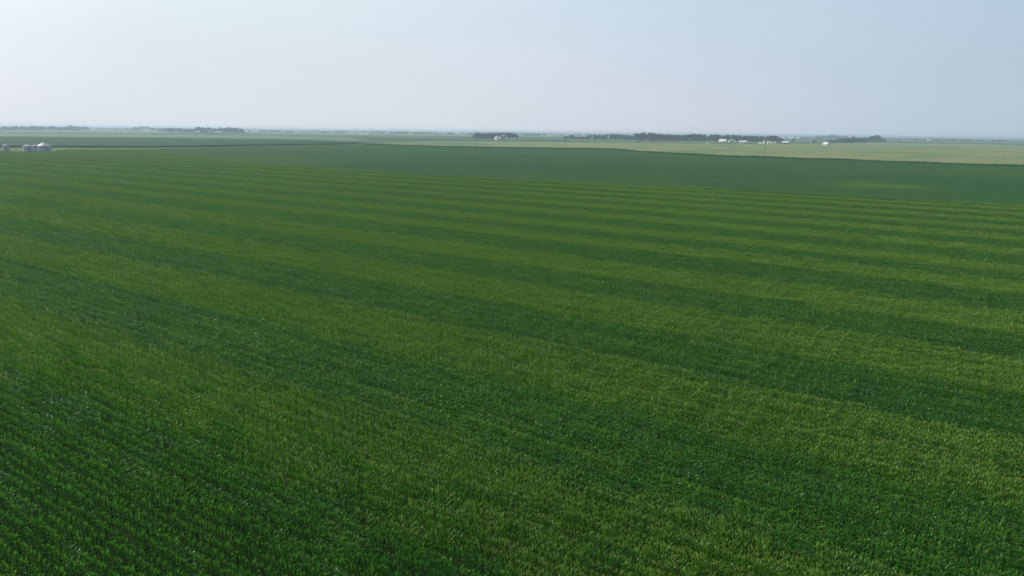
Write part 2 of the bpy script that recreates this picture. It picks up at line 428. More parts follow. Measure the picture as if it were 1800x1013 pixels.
def corn_plant(v, f, mi, x, y, light):
    narrow = light == 2
    sp = .50 if narrow else 1.0
    h = random.gauss(2.05, .10) if not light else random.gauss(2.15, .12)
    az0 = random.uniform(0, 6.283)
    stick(v, f, mi, (x, y, 0), (x, y, h), .014, 1)
    n = 8
    for k in range(n):
        t = k / (n - 1); zb = 1.15 if narrow else .85; z = zb + (h - zb) * t
        az = az0 + math.pi * k + random.gauss(0, .35)
        if light:
            blade(v, f, mi, (x, y, z), az, sp * random.uniform(.46, .66) * (1 - .3 * t * t), .040 * (1.05 - .3 * t), 1.1 + .28 * t, random.uniform(.8, 1.8) * (.6 if narrow and t > .6 else 1), mat=3 if t > .72 else 0)
        else:
            blade(v, f, mi, (x, y, z), az, random.uniform(.48, .74) * (1 - .3 * t * t), .050 * (1.05 - .25 * t), 1.0 + .3 * t, random.uniform(1.5, 2.8))
    if narrow:
        for k in range(4):  # pale upright whorl
            blade(v, f, mi, (x, y, h - .1), random.uniform(0, 6.28), random.uniform(.3, .5), .035, 1.42, random.uniform(.1, .6), seg=3, mat=3)
    if light and not narrow:
        top = h + random.uniform(.25, .4)
        stick(v, f, mi, (x, y, h), (x + random.gauss(0, .02), y + random.gauss(0, .02), top), .012, 2)
        for k in range(5):
            a = random.uniform(0, 6.28); r = random.uniform(.08, .16); z0 = h + random.uniform(.05, .18)
            stick(v, f, mi, (x, y, z0), (x + r * math.cos(a), y + r * math.sin(a), z0 + random.uniform(.12, .2)), .009, 2)
    elif not narrow and random.random() < .3:
        stick(v, f, mi, (x, y, h), (x, y, h + random.uniform(.2, .3)), .010, 2)
        for k in range(3):
            a = random.uniform(0, 6.28); stick(v, f, mi, (x, y, h + .08), (x + .1 * math.cos(a), y + .1 * math.sin(a), h + .22), .008, 2)
    elif not narrow:
        for k in range(2):  # upright whorl leaves
            blade(v, f, mi, (x, y, h), random.uniform(0, 6.28), random.uniform(.3, .45), .03, 1.35, random.uniform(.3, .9), seg=3, mat=3)
LCH = 3.0
def corn_chunk(k, light):
    v, f, mi = [], [], []; x = -LCH / 2 - .3 + random.uniform(0, .1)
    while x < LCH / 2 + .3:
        corn_plant(v, f, mi, x, random.gauss(0, .03), light); x += random.uniform(.12, .18) if light == 2 else random.uniform(.14, .22)
    m = bpy.data.meshes.new('corn_row_%d' % k); m.from_pydata(v, [], f)
    for q in ('corn', 'stalk', 'tassel', 'whorl'): m.materials.append(M[q])
    m.polygons.foreach_set('material_index', mi); m.polygons.foreach_set('use_smooth', [True] * len(f)); m.update()
    return m
NVAR = 7
variants = [corn_chunk(k, False) for k in range(NVAR)] + [corn_chunk(k + NVAR, True) for k in range(NVAR)] + [corn_chunk(k + 2 * NVAR, 2) for k in range(4)]

def smooth_noise(x, y, seed):
    r = np.random.default_rng(seed); out = np.zeros_like(x)
    for i in range(6):
        a = r.uniform(0, 6.283); k = r.uniform(.6, 1.6); ph = r.uniform(0, 6.283)
        out += np.sin((x * math.cos(a) + y * math.sin(a)) * k + ph)
    return out / 6
# across-row distances where light stripes begin and end
STR = [(-20, 13.6), (28.5, 41), (54.6, 67.6), (81, 94.5), (107.5, 122), (137, 148.5), (160, 170), (186, 197), (211, 222), (236, 246), (259, 269), (283, 293), (304, 312), (321, 336), (350, 360), (374, 384), (398, 409), (424, 434), (450, 461), (476, 487), (502, 512)]
sg = np.arange(-14, 640, .76); dg = np.arange(-420, 1000, LCH)
SS, DD = np.meshgrid(sg, dg, indexing='ij'); SS = SS.ravel(); DD = DD.ravel() + RNG.uniform(-.3, .3, SS.size)
P = SS[:, None] * NV + DD[:, None] * DV
keep = view_mask(P)
P, SS, DD = P[keep], SS[keep], DD[keep]
bend = smooth_noise(P[:, 0] / 60, P[:, 1] / 60, 3) * 1.2
P = P + bend[:, None] * NV * .35
keep = inpoly(P, corn_poly); P, SS, DD, bend = P[keep], SS[keep], DD[keep], bend[keep]
sj = SS + bend * 2.0 + smooth_noise(P[:, 0] / 9, P[:, 1] / 9, 8) * .6 + RNG.normal(0, .4, len(SS))
light = np.zeros(len(P))
for a, b in STR:
    light = np.maximum(light, np.clip(np.minimum(sj - a, b - sj) / .8 + .5, 0, 1))
islight = RNG.uniform(0, 1, len(P)) < light * (.95 - .03 * np.clip((SS - 150) / 100, 0, 1)) * np.where(SS < 14, .55, 1) + .02 + .0 * np.clip((SS - 100) / 100, 0, 1)
patch = smooth_noise(P[:, 0] / 22, P[:, 1] / 30, 21) * .5 + smooth_noise(P[:, 0] / 5, P[:, 1] / 5, 22) * .35
rowi = np.round(SS / .76).astype(int) + 40
rowtint = RNG.normal(0, .09, 1200)[rowi]; rowh = RNG.normal(0, .03, 1200)[rowi]
tint = np.clip(np.where(islight, .62 + .12 * np.clip((SS - 120) / 120, 0, 1), .20 - .13 * np.clip((SS - 120) / 120, 0, 1)) + .22 * np.clip((DD - 30) / 60, 0, 1) * islight * np.clip((120 - SS) / 50, 0, 1) + np.clip((DD - 120) / 300, 0, 1) * np.where(islight, .30, -.08) + rowtint + patch * .35 + RNG.normal(0, .16, len(P)), 0, 1.2)  # light stripes tinted brighter leftwards; sunward leaf glow put into the colour
idx = RNG.integers(0, NVAR, len(P)) + np.where(islight, NVAR, 0)
thin = RNG.uniform(0, 1, len(P)) < np.clip((36 - sj) / 16, 0, .95)
tint = np.where(thin, tint * .5 + .05 + .35 * (sj < 13), tint)
idx = np.where(thin, 2 * NVAR + RNG.integers(0, 4, len(P)), idx)
scl = 1.0 + rowh + patch * .06 + RNG.normal(0, .045, len(P))
rot = ROWROT + math.pi * RNG.integers(0, 2, len(P)) + RNG.normal(0, .01, len(P))
corn = scatter('corn_crop', np.column_stack([P, np.full(len(P), -.1)]), rot, scl, idx, tint, variants)
tag(corn, 'tall green corn filling the near field in alternating dark and yellow-green stripes', 'corn', kind='stuff')
print('corn rows', len(P))

# ------------------------------------------------------------------ soybeans and the far corn, in square patches of canopy
def canopy_patch(k, size, rowgap, h, hw, nleaf, ls, mat):
    v, f = [], []; nrow = int(size / rowgap)
    for i in range(nleaf):
        row = random.randrange(nrow); y = -size / 2 + (row + .5) * rowgap + random.gauss(0, hw)
        x = random.uniform(-size * .53, size * .53)
        dy = abs(y - (-size / 2 + (row + .5) * rowgap)) / rowgap
        z = h * (1 - .28 * min(1, dy * 1.6) ** 2) * random.uniform(.85, 1.04)
        a = random.uniform(0, 6.283); el = random.uniform(-.22, .28); s = ls * random.uniform(.7, 1.3)
        hx, hy = math.cos(a) * math.cos(el) * s, math.sin(a) * math.cos(el) * s; hz = math.sin(el) * s
        sx, sy = -math.sin(a) * s * .6, math.cos(a) * s * .6
        b = len(v)
        v += [(x, y, z), (x + hx * .5 + sx, y + hy * .5 + sy, z + hz * .5), (x + hx, y + hy, z + hz), (x + hx * .5 - sx, y + hy * .5 - sy, z + hz * .5)]
        f.append((b, b + 1, b + 2, b + 3))
    m = bpy.data.meshes.new('patch_%d' % k); m.from_pydata(v, [], f); m.materials.append(M[mat]); m.update(); return m
def patch_field(name, poly, size, variants, z, tintfn, label, cat, dens=1):
    sg = np.arange(-20, 4200, size); dg = np.arange(-900, 3600, size)
    A, B = np.meshgrid(sg, dg, indexing='ij'); A = A.ravel(); B = B.ravel() + RNG.uniform(0, 1, 1)[0] * 0
    P = A[:, None] * NV + B[:, None] * DV
    keep = view_mask(P, 150); P = P[keep]; keep = inpoly(P, poly); P = P[keep]
    t = tintfn(P) + RNG.normal(0, .05, len(P))
    o = scatter(name, np.column_stack([P, np.full(len(P), z)]), ROWROT + math.pi * RNG.integers(0, 2, len(P)),
                1 + RNG.normal(0, .03, len(P)), RNG.integers(0, len(variants), len(P)), np.clip(t, 0, 1), variants)
    print(name, len(P)); return tag(o, label, cat, kind='stuff')
soyv = [canopy_patch(k, 5.4, .9, .95, .2, 950, .30, 'soy') for k in range(8)]
YP = np.array(at(1545, 326, .9)[:2])
def soytint(P):
    q = P - YP; a = q[:, 0] * .93 + q[:, 1] * -.36; b = q[:, 0] * .36 + q[:, 1] * .93
    w = smooth_noise(P[:, 0] / 7, P[:, 1] / 5, 5)
    spot = np.clip(1.15 - np.sqrt((a / 33) ** 2 + (b / 38) ** 2) + w * .45, 0, 1)
    big = smooth_noise(P[:, 0] / 70, P[:, 1] / 35, 31) * .16 + smooth_noise(P[:, 0] / 18, P[:, 1] / 12, 32) * .08
    return .1 + np.clip(big + .05, 0, .4) + spot * .50
patch_field('soybean_crop', soy_poly, 5.4, soyv, -.05, soytint, 'even dark green soybeans beyond the striped corn, with one yellowish patch', 'soybeans')
c2v = [canopy_patch(k + 20, 12, 1.5, 2.4, .4, 1100, .7, 'corn2') for k in range(6)]
patch_field('far_corn_crop', corn2_poly, 12, c2v, 0, lambda P: .3 + smooth_noise(P[:, 0] / 120, P[:, 1] / 60, 44) * .4,
            'even teal-green corn behind the grain bins at left', 'corn')

# low weeds along ditch and fence rows; dark strip for the far corn's shaded side
def edge_strip(name, line, h, w, mat, label, size=.8, per=3.0):
    v, f = [], []
    pts = [at(x, y) for x, y in line]
    for a, b in zip(pts, pts[1:]):
        L = (b - a).length; d = (b - a).normalized(); nrm = Vector((-d.y, d.x, 0))
        for i in range(int(L * per)):
            t = random.random(); gap = math.sin((a.x + d.x * t * L) / 17) * math.sin((a.y + d.y * t * L) / 23)
            hh = h * (1 + .3 * gap) * random.random() ** .5
            p = a + d * (t * L) + nrm * random.gauss(0, w / 2) + Vector((0, 0, hh * .9))
            e = Vector((random.gauss(0, 1), random.gauss(0, 1), random.gauss(0, .6))).normalized() * size
            q = e.cross(Vector((random.gauss(0, 1), random.gauss(0, 1), random.gauss(0, 1)))).normalized() * size * .6
            n = len(v); v += [tuple(p - e), tuple(p - q), tuple(p + e), tuple(p + q)]; f.append((n, n + 1, n + 2, n + 3))
    m = MB(); m.v = v; m.f = f
    return tag(m.build(name, M[mat]), label, 'weeds', kind='stuff')
edge_strip('ditch_weeds', FARLINE_R, 2.0, 7.0, 'weed', 'dark weeds growing along the ditch between soybeans and hay field', size=.8, per=20)
edge_strip('corn_edge_shade', FARLINE, 1.8, 3.0, 'weed', 'dark strip standing in for the shaded front edge of the far teal-green corn', size=.7, per=7)  # added leaf quads; their dark colour paints the corn's shaded near side
edge_strip('fence_row_weeds', [(1950, 256.2), (1800, 255.4), (1700, 253.2), (1540, 251.2)], 2.5, 4, 'weed', 'thin weedy line on the far side of the hay field at right', size=1.0, per=3)
edge_strip('fence_row_weeds', [(1040, 249.8), (960, 249), (900, 248.5), (780, 247.8), (700, 246.0), (640, 243.5)], 2.5, 4, 'weed', 'thin dark weed line in front of the white gabled farmhouse', size=1.0, per=3)
edge_strip('fence_row_weeds', [(270, 236), (330, 236.4), (400, 237.2), (450, 237.6)], 3, 5, 'weed', 'thin dark weed line in front of the left farm buildings', size=1.2, per=3)

# ------------------------------------------------------------------ trees
def crown_mesh(k, kind, mat):
    """unit tree: height 1, crown radius about .38; foliage of many leaf clumps"""
    random.seed(100 + k); v, f = [], []
    lobes = []
    if kind == 'round':
        for i in range(22):
            a = random.uniform(0, 6.28); z = random.uniform(.13, .84); r = .31 * math.sin(min(1, (1.02 - z) * 1.7) * 1.57) * random.uniform(.3, 1)
            lobes.append((r * math.cos(a), r * math.sin(a), z, random.uniform(.10, .18)))
        lobes.append((0, 0, .82, .16)); lobes.append((random.uniform(-.08, .08), 0, .6, .24))
    elif kind == 'tall':
        for i in range(13):
            a = random.uniform(0, 6.28); z = random.uniform(.1, .9); r = .17 * random.uniform(.2, 1) * (1.15 - z * .6)
            lobes.append((r * math.cos(a), r * math.sin(a), z, random.uniform(.07, .13)))
    else:
        for i in range(14):
            z = .12 + .85 * i / 13; a = random.uniform(0, 6.28)
            lobes.append((.03 * math.cos(a), .03 * math.sin(a), z, .20 * (1.04 - z) + .02))
    for (cx, cy, cz, r) in lobes:
        for j in range(int(75 * (r / .14) ** 2) + 12):
            d = Vector((random.gauss(0, 1), random.gauss(0, 1), random.gauss(0, .8))).normalized() * r * random.uniform(.65, 1.1)
            p = Vector((cx, cy, cz)) + d; p.z = min(p.z, 1.02)
            s = random.uniform(.018, .038)
            e = Vector((random.gauss(0, 1), random.gauss(0, 1), random.gauss(0, .7))).normalized() * s
            q = e.cross(d + Vector((random.gauss(0, .05), random.gauss(0, .05), random.gauss(0, .05)))).normalized() * s
            n = len(v); v += [tuple(p - e), tuple(p - q), tuple(p + e), tuple(p + q)]; f.append((n, n + 1, n + 2, n + 3))
    m = MB(); m.v = v; m.f = f; return m.mesh('crown', M[mat])
def trunk_mesh(k):
    random.seed(200 + k); m = MB()
    m.tube((0, 0, -.01), (0.005, 0, .35), .026, .018); m.tube((.005, 0, .35), (0, .01, .75), .018, .006)
    for i in range(5):
        a = i * 1.3 + k; z = .28 + .07 * i
        m.tube((0, 0, z), (.22 * math.cos(a), .22 * math.sin(a), z + .2), .010, .003, 5)
    return m.mesh('trunk', M['bark'])
crowns = {'round': [crown_mesh(k, 'round', 'crown') for k in range(6)], 'pale': [crown_mesh(k + 10, 'round', 'crown2') for k in range(3)],
          'tall': [crown_mesh(k + 20, 'tall', 'crown') for k in range(3)], 'conifer': [crown_mesh(k + 30, 'conifer', 'crown') for k in range(2)]}
trunks = [trunk_mesh(k) for k in range(3)]
random.seed(9)
ORD = ['leftmost', 'second', 'third', 'fourth', 'fifth', 'sixth', 'seventh', 'eighth', 'ninth', 'tenth', 'eleventh', 'twelfth', 'thirteenth', 'fourteenth', 'fifteenth', 'sixteenth', 'seventeenth', 'eighteenth', 'nineteenth', 'twentieth']
ORD += ['twenty-' + w for w in ('first', 'second', 'third', 'fourth', 'fifth', 'sixth', 'seventh', 'eighth', 'ninth')] + ['thirtieth', 'thirty-first', 'thirty-second']
def tree(x, base, top, wpx, kind, label, group, depth=0):
    p = at(x, base); k = (p.y + 0) / FPX
    if depth: p = p * (1 + depth / p.length)
    h = CAM_H - (top - horizon(x)) * p.y / FPX
    h = max(3.0, h)
    w = wpx * p.y / FPX * math.cos(math.atan2(abs(p.x), p.y))
    kk = random.randrange(len(crowns[kind])); rz = random.uniform(0, 6.28)
    t = empty('conifer_tree' if kind == 'conifer' else 'tree', (p.x, p.y, -.1), rz, label, 'tree', group)
    ws = w / (.36 if kind in ('tall', 'conifer') else .62)
    for nm, me in (('trunk', trunks[kk % 3]), ('crown', crowns[kind][kk])):
        o = bpy.data.objects.new(nm, me); col.objects.link(o); o.parent = t; o.scale = (ws, ws, h)
    return t
ADJ = {'round': 'dark round-crowned tree', 'pale': 'paler green tree', 'tall': 'narrow dark tree', 'conifer': 'pointed dark conifer'}
def belt(rows, where, group):
    """rows: (x, base y, top y, width px, kind) ; labels count along the belt from the left"""
    rows = sorted(rows, key=lambda r: r[0])
    for i, (x, b, t, w, k) in enumerate(rows):
        if i == len(rows) - 1 and i > 0: o_ = 'rightmost'
        else: o_ = ORD[i] + ('' if i == 0 else '')
        lab = '%s, %s from the left %s' % (ADJ[k], o_, where) if 0 < i < len(rows) - 1 else '%s, the %s one %s' % (ADJ[k], o_, where)
        tree(x, b, t, w, k, lab, group)
def auto_belt(x0, x1, n, basefn, topfn, wr, kinds):
    out = []
    for i in range(n):
        x = x0 + (x1 - x0) * (i + .5) / n + random.uniform(-.25, .25) * (x1 - x0) / n
        out.append((x, basefn(x) + random.uniform(-.25, .35), topfn(x) + random.uniform(-.8, .7), random.uniform(*wr), random.choice(kinds)))
    return out
def prof(*pts):
    xs = [p[0] for p in pts]; ys = [p[1] for p in pts]
    return lambda x: float(np.interp(x, xs, ys))
K = ['round', 'round', 'round', 'pale']
belt(auto_belt(2, 152, 19, prof((0, 229.6), (150, 229.8)), prof((0, 223.5), (18, 221.8), (50, 221.8), (75, 221), (105, 223), (118, 222.6), (128, 219.5), (133, 221.8), (150, 223.5)), (9, 13), K),
     'in the hazy far left belt', 'hazy trees at the far left')
belt(auto_belt(236, 344, 15, prof((236, 229.8), (275, 230), (300, 233), (344, 233.4)), prof((236, 223), (262, 223), (275, 225.2), (300, 225), (315, 224.2), (330, 226), (344, 226)), (8, 12), K),
     'behind the left white sheds', 'trees behind the left white sheds')
belt(auto_belt(346, 429, 11, prof((346, 234), (429, 234.8)), prof((346, 223.5), (352, 223), (375, 225.4), (400, 223.8), (410, 224), (429, 226.5)), (8, 12), K),
     'around the faded red barn', 'trees around the faded red barn')
belt(auto_belt(832, 909, 13, prof((832, 243.3), (860, 244.6), (909, 244.2)), prof((832, 236.5), (840, 233.5), (850, 234), (864, 232.5), (874, 233), (884, 233.8), (900, 233), (909, 235)), (8, 11), ['round', 'round', 'tall']),
     'in the farmhouse grove at centre', 'grove around the white gabled farmhouse')
belt(auto_belt(992, 1112, 17, prof((992, 244.5), (1112, 246.5)), prof((992, 238), (1003, 237.5), (1012, 240), (1030, 238.2), (1048, 236.8), (1060, 237.5), (1075, 234.8), (1098, 236.5), (1106, 238.5), (1112, 237)), (7, 11), K),
     'in the low belt right of the grove', 'low uneven belt at centre right')
belt(auto_belt(1114, 1242, 17, prof((1114, 247.6), (1242, 249)), prof((1114, 234.5), (1134, 232.3), (1150, 234), (1165, 235), (1195, 237), (1225, 234.8), (1242, 236)), (9, 13), ['round', 'round', 'pale']),
     'in the belt left of the white sheds', 'tall belt left of the white farm sheds')
belt(auto_belt(1244, 1374, 17, prof((1244, 248.5), (1374, 251)), prof((1244, 236), (1258, 235.5), (1270, 237.2), (1290, 236.8), (1310, 238.4), (1333, 237.5), (1345, 239), (1358, 238.4), (1366, 240), (1374, 243)), (9, 13), ['round', 'round', 'pale']),
     'in the belt behind the white sheds', 'belt behind the white farm sheds')
belt(auto_belt(1430, 1492, 8, prof((1430, 243.6), (1492, 244)), prof((1430, 239), (1445, 238), (1470, 237.8), (1492, 239.5)), (9, 12), ['round', 'pale']),
     'in the hazy flat-topped belt at right', 'hazy flat-topped belt at right')
belt(auto_belt(1456, 1520, 10, prof((1456, 251), (1520, 251.3)), prof((1456, 245.5), (1470, 246.5), (1480, 243), (1500, 241.5), (1520, 241.5)), (8, 11), K),
     'in the belt right of the grey house', 'low belt right of the small grey house')
belt([(1524, 250.6, 241.5, 10, 'round'), (1531, 250.6, 239, 11, 'round'), (1539, 250.4, 237.2, 13, 'round'), (1546, 250.6, 240, 10, 'round'), (1553, 250.8, 244, 7, 'round')],
     'in the domed clump at right', 'domed clump at right')
tree(1499, 250.5, 237, 3.5, 'tall', 'narrow tree sticking up above the low belt at right', 'lone trees')
tree(1430, 251.6, 246.5, 5, 'round', 'small dark bush alone left of the small grey house', 'lone trees')
tree(1580, 250.4, 247.6, 3.6, 'round', 'small dark bush alone in the fields right of the domed clump', 'lone trees')
tree(1123, 250.2, 247.8, 5, 'round', 'small low bush in front of the tall belt, the left of two', 'lone trees')
tree(1147, 249.8, 247.5, 4.5, 'round', 'small low bush in front of the tall belt, the right of two', 'lone trees')
tree(1374, 252.5, 243.5, 4, 'tall', 'narrow tree beside the white open shed', 'lone trees')
tree(1394, 250, 244.5, 5, 'round', 'round bush below the long white shed', 'lone trees')

# the far skyline: a haze of woods no one could count
pts, scs = [], []
for band, (D0, D1, n) in enumerate(((4700, 5800, 420), (5800, 8500, 1100), (8500, 13000, 1800))):
    for i in range(n):
        az = random.uniform(-40, 40); D = random.uniform(D0, D1) / math.cos(R(az)) * 1.0
        D = round(D / 350) * 350 + random.uniform(-20, 20)
        g_ = math.sin(az * 1.7 + band * 3) + math.sin(az * .61 + band) + .8 * math.sin(az * 4.3 + D / 350 * 2.1)
        if g_ < random.uniform(-.9, .6): continue
        pts.append((D * math.sin(R(az)), D * math.cos(R(az)), -.3)); scs.append(random.uniform(9, 16) * (1 + .1 * band))
treev = []
for k in range(4):
    m = crowns['round'][k].copy(); m.transform(Matrix.Diagonal((2.6, 2.6, 1, 1))); treev.append(m)
n = len(pts)
w = scatter('distant_woodland', np.array(pts), RNG.uniform(0, 6.28, n), np.array(scs), RNG.integers(0, 4, n), np.zeros(n), treev)
tag(w, 'pale hazy woods strung along the far horizon', 'woodland', kind='stuff')

# ------------------------------------------------------------------ buildings
def building(x0, x1, base, wall_top, ridge_top, name, label, cat, wall='white', roof='whiteroof', depth=None, rz=0, gable_front=False,
             doors=(), windows=(), chimney=False, group=None):
    """gabled building whose front spans picture x0..x1 at ground row base"""
    xm = (x0 + x1) / 2; p = at(xm, base); pm = p.y / FPX
    W = (x1 - x0) * pm * math.cos(math.atan2(abs(p.x), p.y)); Hw = max(2.2, CAM_H - (wall_top - horizon(xm)) * pm); Hr = max(Hw + .8, CAM_H - (ridge_top - horizon(xm)) * pm)
    Dp = depth or W * .6
    face = -math.atan2(p.x, p.y)
    t = empty(name, (p.x, p.y, -.1), face + rz, label, cat, group)
    m = MB()
    X, Y = W / 2, Dp / 2
    if gable_front:
        m.quad((-X, -Y, 0), (X, -Y, 0), (X, -Y, Hw), (0, -Y, Hr), (-X, -Y, Hw)); m.quad((X, Y, 0), (-X, Y, 0), (-X, Y, Hw), (0, Y, Hr), (X, Y, Hw))
        m.quad((-X, Y, 0), (-X, -Y, 0), (-X, -Y, Hw), (-X, Y, Hw)); m.quad((X, -Y, 0), (X, Y, 0), (X, Y, Hw), (X, -Y, Hw))
    else:
        m.quad((-X, -Y, 0), (X, -Y, 0), (X, -Y, Hw), (-X, -Y, Hw)); m.quad((X, Y, 0), (-X, Y, 0), (-X, Y, Hw), (X, Y, Hw))
        m.quad((-X, Y, 0), (-X, -Y, 0), (-X, -Y, Hw), (-X, 0, Hr), (-X, Y, Hw)); m.quad((X, -Y, 0), (X, Y, 0), (X, Y, Hw), (X, 0, Hr), (X, -Y, Hw))
    m.build('wall', M[wall], t)
    r = MB(); o = .45; th = .18
    if gable_front: A, B = X, Y
    else: A, B = Y, X
    sl = (Hr - Hw) / A
    for s in (-1, 1):
        e = (s * (A + o), Hw - sl * o + .03); k = (0, Hr + .03)
        pr = [(e[0], e[1]), (k[0], k[1]), (k[0], k[1] + th), (e[0], e[1] + th)]
        if gable_front: P3 = lambda q, yy: (q[0], yy, q[1])
        else: P3 = lambda q, yy: (yy, q[0], q[1])
        Lb = B + o
        for i in range(4):
            a, b = pr[i], pr[(i + 1) % 4]; r.quad(P3(a, -Lb), P3(b, -Lb), P3(b, Lb), P3(a, Lb))
        r.quad(*[P3(q, -Lb) for q in pr]); r.quad(*[P3(q, Lb) for q in pr])
    ro = r.build('roof', M[roof], t)
    if chimney:
        c = MB(); c.box(-.5, .5, -.4, .4, Hr - .8, Hr + 1.3); c.build('chimney', M['redroof'], ro)
    for (c0, w_, h_) in doors:
        d = MB(); d.box(c0 * W - w_ / 2, c0 * W + w_ / 2, -Y - .07, -Y + .02, .05, min(h_, Hw - .3)); d.build('door', M['dark'], t)
    for (c0, z_, w_, h_) in windows:
        fr = MB(); fr.box(c0 * W - w_ / 2 - .12, c0 * W + w_ / 2 + .12, -Y - .06, -Y + .02, z_ - .12, z_ + h_ + .12); fo = fr.build('window', M['white'], t)
        g_ = MB(); g_.box(c0 * W - w_ / 2, c0 * W + w_ / 2, -Y - .1, -Y - .05, z_, z_ + h_); g_.build('pane', M['glass'], fo)
    return t
W4 = [(-.32, 1.2, 1.2, 1.4), (.32, 1.2, 1.2, 1.4), (-.2, 4.2, 1.2, 1.4), (.2, 4.2, 1.2, 1.4)]
# far left belt
building(138, 143, 229.6, 226.3, 224.8, 'farmhouse', 'small white house at the right end of the far left tree belt', 'house', roof='whiteroof', gable_front=True, doors=[(0, 1.2, 2.2)], windows=[(.3, 1.2, 1.4, 1.4)], rz=R(15))
building(148.5, 153.5, 229.4, 227.6, 226.4, 'shed', 'tiny white shed just right of the far left white house', 'shed', doors=[(0, 4, 3)])
building(96, 102, 229.5, 228.6, 227.8, 'shed', 'pale low shed under the middle of the far left trees', 'shed', wall='greymetal', doors=[(0, 5, 3)])
building(250.5, 263.5, 230.3, 228.4, 227.2, 'long_shed', 'long bright white shed at the left end of the left farmstead', 'shed', depth=14, doors=[(-.3, 5, 3.5), (.25, 5, 3.5)])
building(272, 277, 231, 229.4, 228, 'shed', 'small white shed right of the long bright shed', 'shed', rz=R(30), doors=[(0, 4, 3)])
building(276.5, 281.5, 229.8, 227.8, 226.8, 'barn', 'white barn with grey roof standing left of the belt gap', 'barn', roof='greymetal', doors=[(0, 4, 3.5)])
building(344, 352, 234.2, 231.6, 230, 'machine_shed', 'pale shed at the left foot of the barn trees', 'shed', wall='cream', doors=[(.1, 5, 3.6)])
building(354, 362, 234.2, 231.4, 229.8, 'machine_shed', 'pale shed with a taller roof just left of the faded red barn', 'shed', wall='greymetal', doors=[(-.2, 5, 3.6)])
building(364, 376, 234.8, 231.8, 229.6, 'barn', 'faded red barn with grey roof among the left farm trees', 'barn', wall='pink', roof='redroof', doors=[(0, 4.5, 4)], windows=[(-.32, 1.5, 1.2, 1.2), (.32, 1.5, 1.2, 1.2)])
building(378, 392, 235, 232.4, 231, 'machine_shed', 'wide pale grey shed right of the faded red barn', 'shed', wall='greymetal', roof='greymetal', doors=[(-.2, 6, 4), (.25, 6, 4)])
building(428.5, 436, 232.5, 230.6, 229.6, 'shed', 'small hazy white shed just right of the barn trees', 'shed', doors=[(0, 5, 3)])
building(440, 453, 231.6, 230.3, 229.3, 'long_shed', 'low hazy white shed on the skyline right of the barn trees', 'shed', doors=[(.2, 6, 3)])
building(496, 506, 231.8, 230.8, 230, 'long_shed', 'faint pale shed on the skyline left of the utility poles', 'shed', wall='greymetal', doors=[(.2, 6, 3)])
building(611, 624, 235.4, 234.6, 233.9, 'long_shed', 'long dull grey shed behind the left utility pole', 'shed', wall='greymetal', doors=[(.1, 6, 3)])
building(633, 648, 236.4, 235.3, 234.6, 'long_shed', 'long bright white shed at the end of the road right of the left utility pole', 'shed', depth=18, doors=[(-.2, 6, 3)])
building(681, 685, 235, 233.6, 232.6, 'shed', 'tiny pale shed in the hazy fields left of centre', 'shed', doors=[(0, 4, 3)])
building(797, 818, 235.2, 234.2, 233.4, 'long_shed', 'very long hazy white shed left of the dense grove', 'shed', depth=24, doors=[(-.2, 7, 3)])
# centre grove
building(871, 876.8, 246.4, 241.6, 239.2, 'farmhouse', 'bright white farmhouse with tall gable in front of the dense grove', 'house', gable_front=True, depth=13, rz=R(-48), doors=[(0, 1.4, 2.4)], windows=W4, chimney=True)
building(877.2, 881, 245.4, 242.3, 240.8, 'side_wing', 'white lower wing standing right behind the gabled farmhouse', 'house', roof='whiteroof', depth=9, doors=[(0, 3, 2.6)], windows=[(.3, 1.2, 1.2, 1.4)])
building(889, 892.5, 245, 242.8, 241.8, 'shed', 'small grey shed half hidden under the right grove trees', 'shed', wall='greymetal', doors=[(0, 2.4, 2.4)])
building(896.5, 903.5, 245.8, 244.7, 243.8, 'shed', 'low pale shed at the right foot of the dense grove', 'shed', wall='cream', doors=[(.1, 4, 2.6)])
building(935, 939.5, 237.6, 236.2, 235.2, 'shed', 'faint pale shed on the skyline right of the dense grove', 'shed', doors=[(0, 4, 3)])
building(962, 968, 239, 237.6, 236.4, 'farmhouse', 'bright hazy white house between the dense grove and the low belt', 'house', doors=[(0, 2, 2.4)], windows=[(.3, 1.2, 1.4, 1.4)])
building(972, 976, 238.6, 237.5, 236.8, 'shed', 'tiny pale shed right of the hazy white house', 'shed', doors=[(0, 4, 3)])
building(996, 1002, 237, 235.8, 234.8, 'barn', 'hazy white barn above the left end of the low belt', 'barn', doors=[(0, 5, 3.4)])
building(1101, 1108, 239.4, 237.5, 236.2, 'barn', 'white barn showing in the gap between the low and the tall belt', 'barn', doors=[(0, 5, 3.4)])
# right farmstead
building(1264, 1278, 249.8, 246.8, 244.6, 'machine_shed', 'large white shed with pale roof, leftmost of the right farmstead', 'shed', depth=16, rz=R(-32), doors=[(.3, 5, 4)])
building(1280.5, 1293, 250.2, 246.6, 244, 'open_barn', 'grey-roofed white barn with wide dark opening at the belt foot', 'barn', roof='greymetal', depth=14, gable_front=True, rz=R(8), doors=[(-.12, 7, 4.6)])
building(1300, 1313.5, 252.8, 248.7, 247.2, 'machine_shed', 'boxy pale grey shed in the middle of the right farmstead', 'shed', wall='greymetal', roof='whiteroof', depth=13, rz=R(-24), doors=[(-.1, 5, 4), (.3, 4, 4)])
building(1314.5, 1319.5, 250.4, 248.6, 247, 'shed', 'small white gabled shed right of the boxy grey shed', 'shed', gable_front=True, doors=[(0, 2.5, 2.4)])
building(1333, 1344, 253.2, 251.6, 250.4, 'low_shed', 'low white shed in front of the right belt', 'shed', depth=10, doors=[(.1, 4, 2.2)])
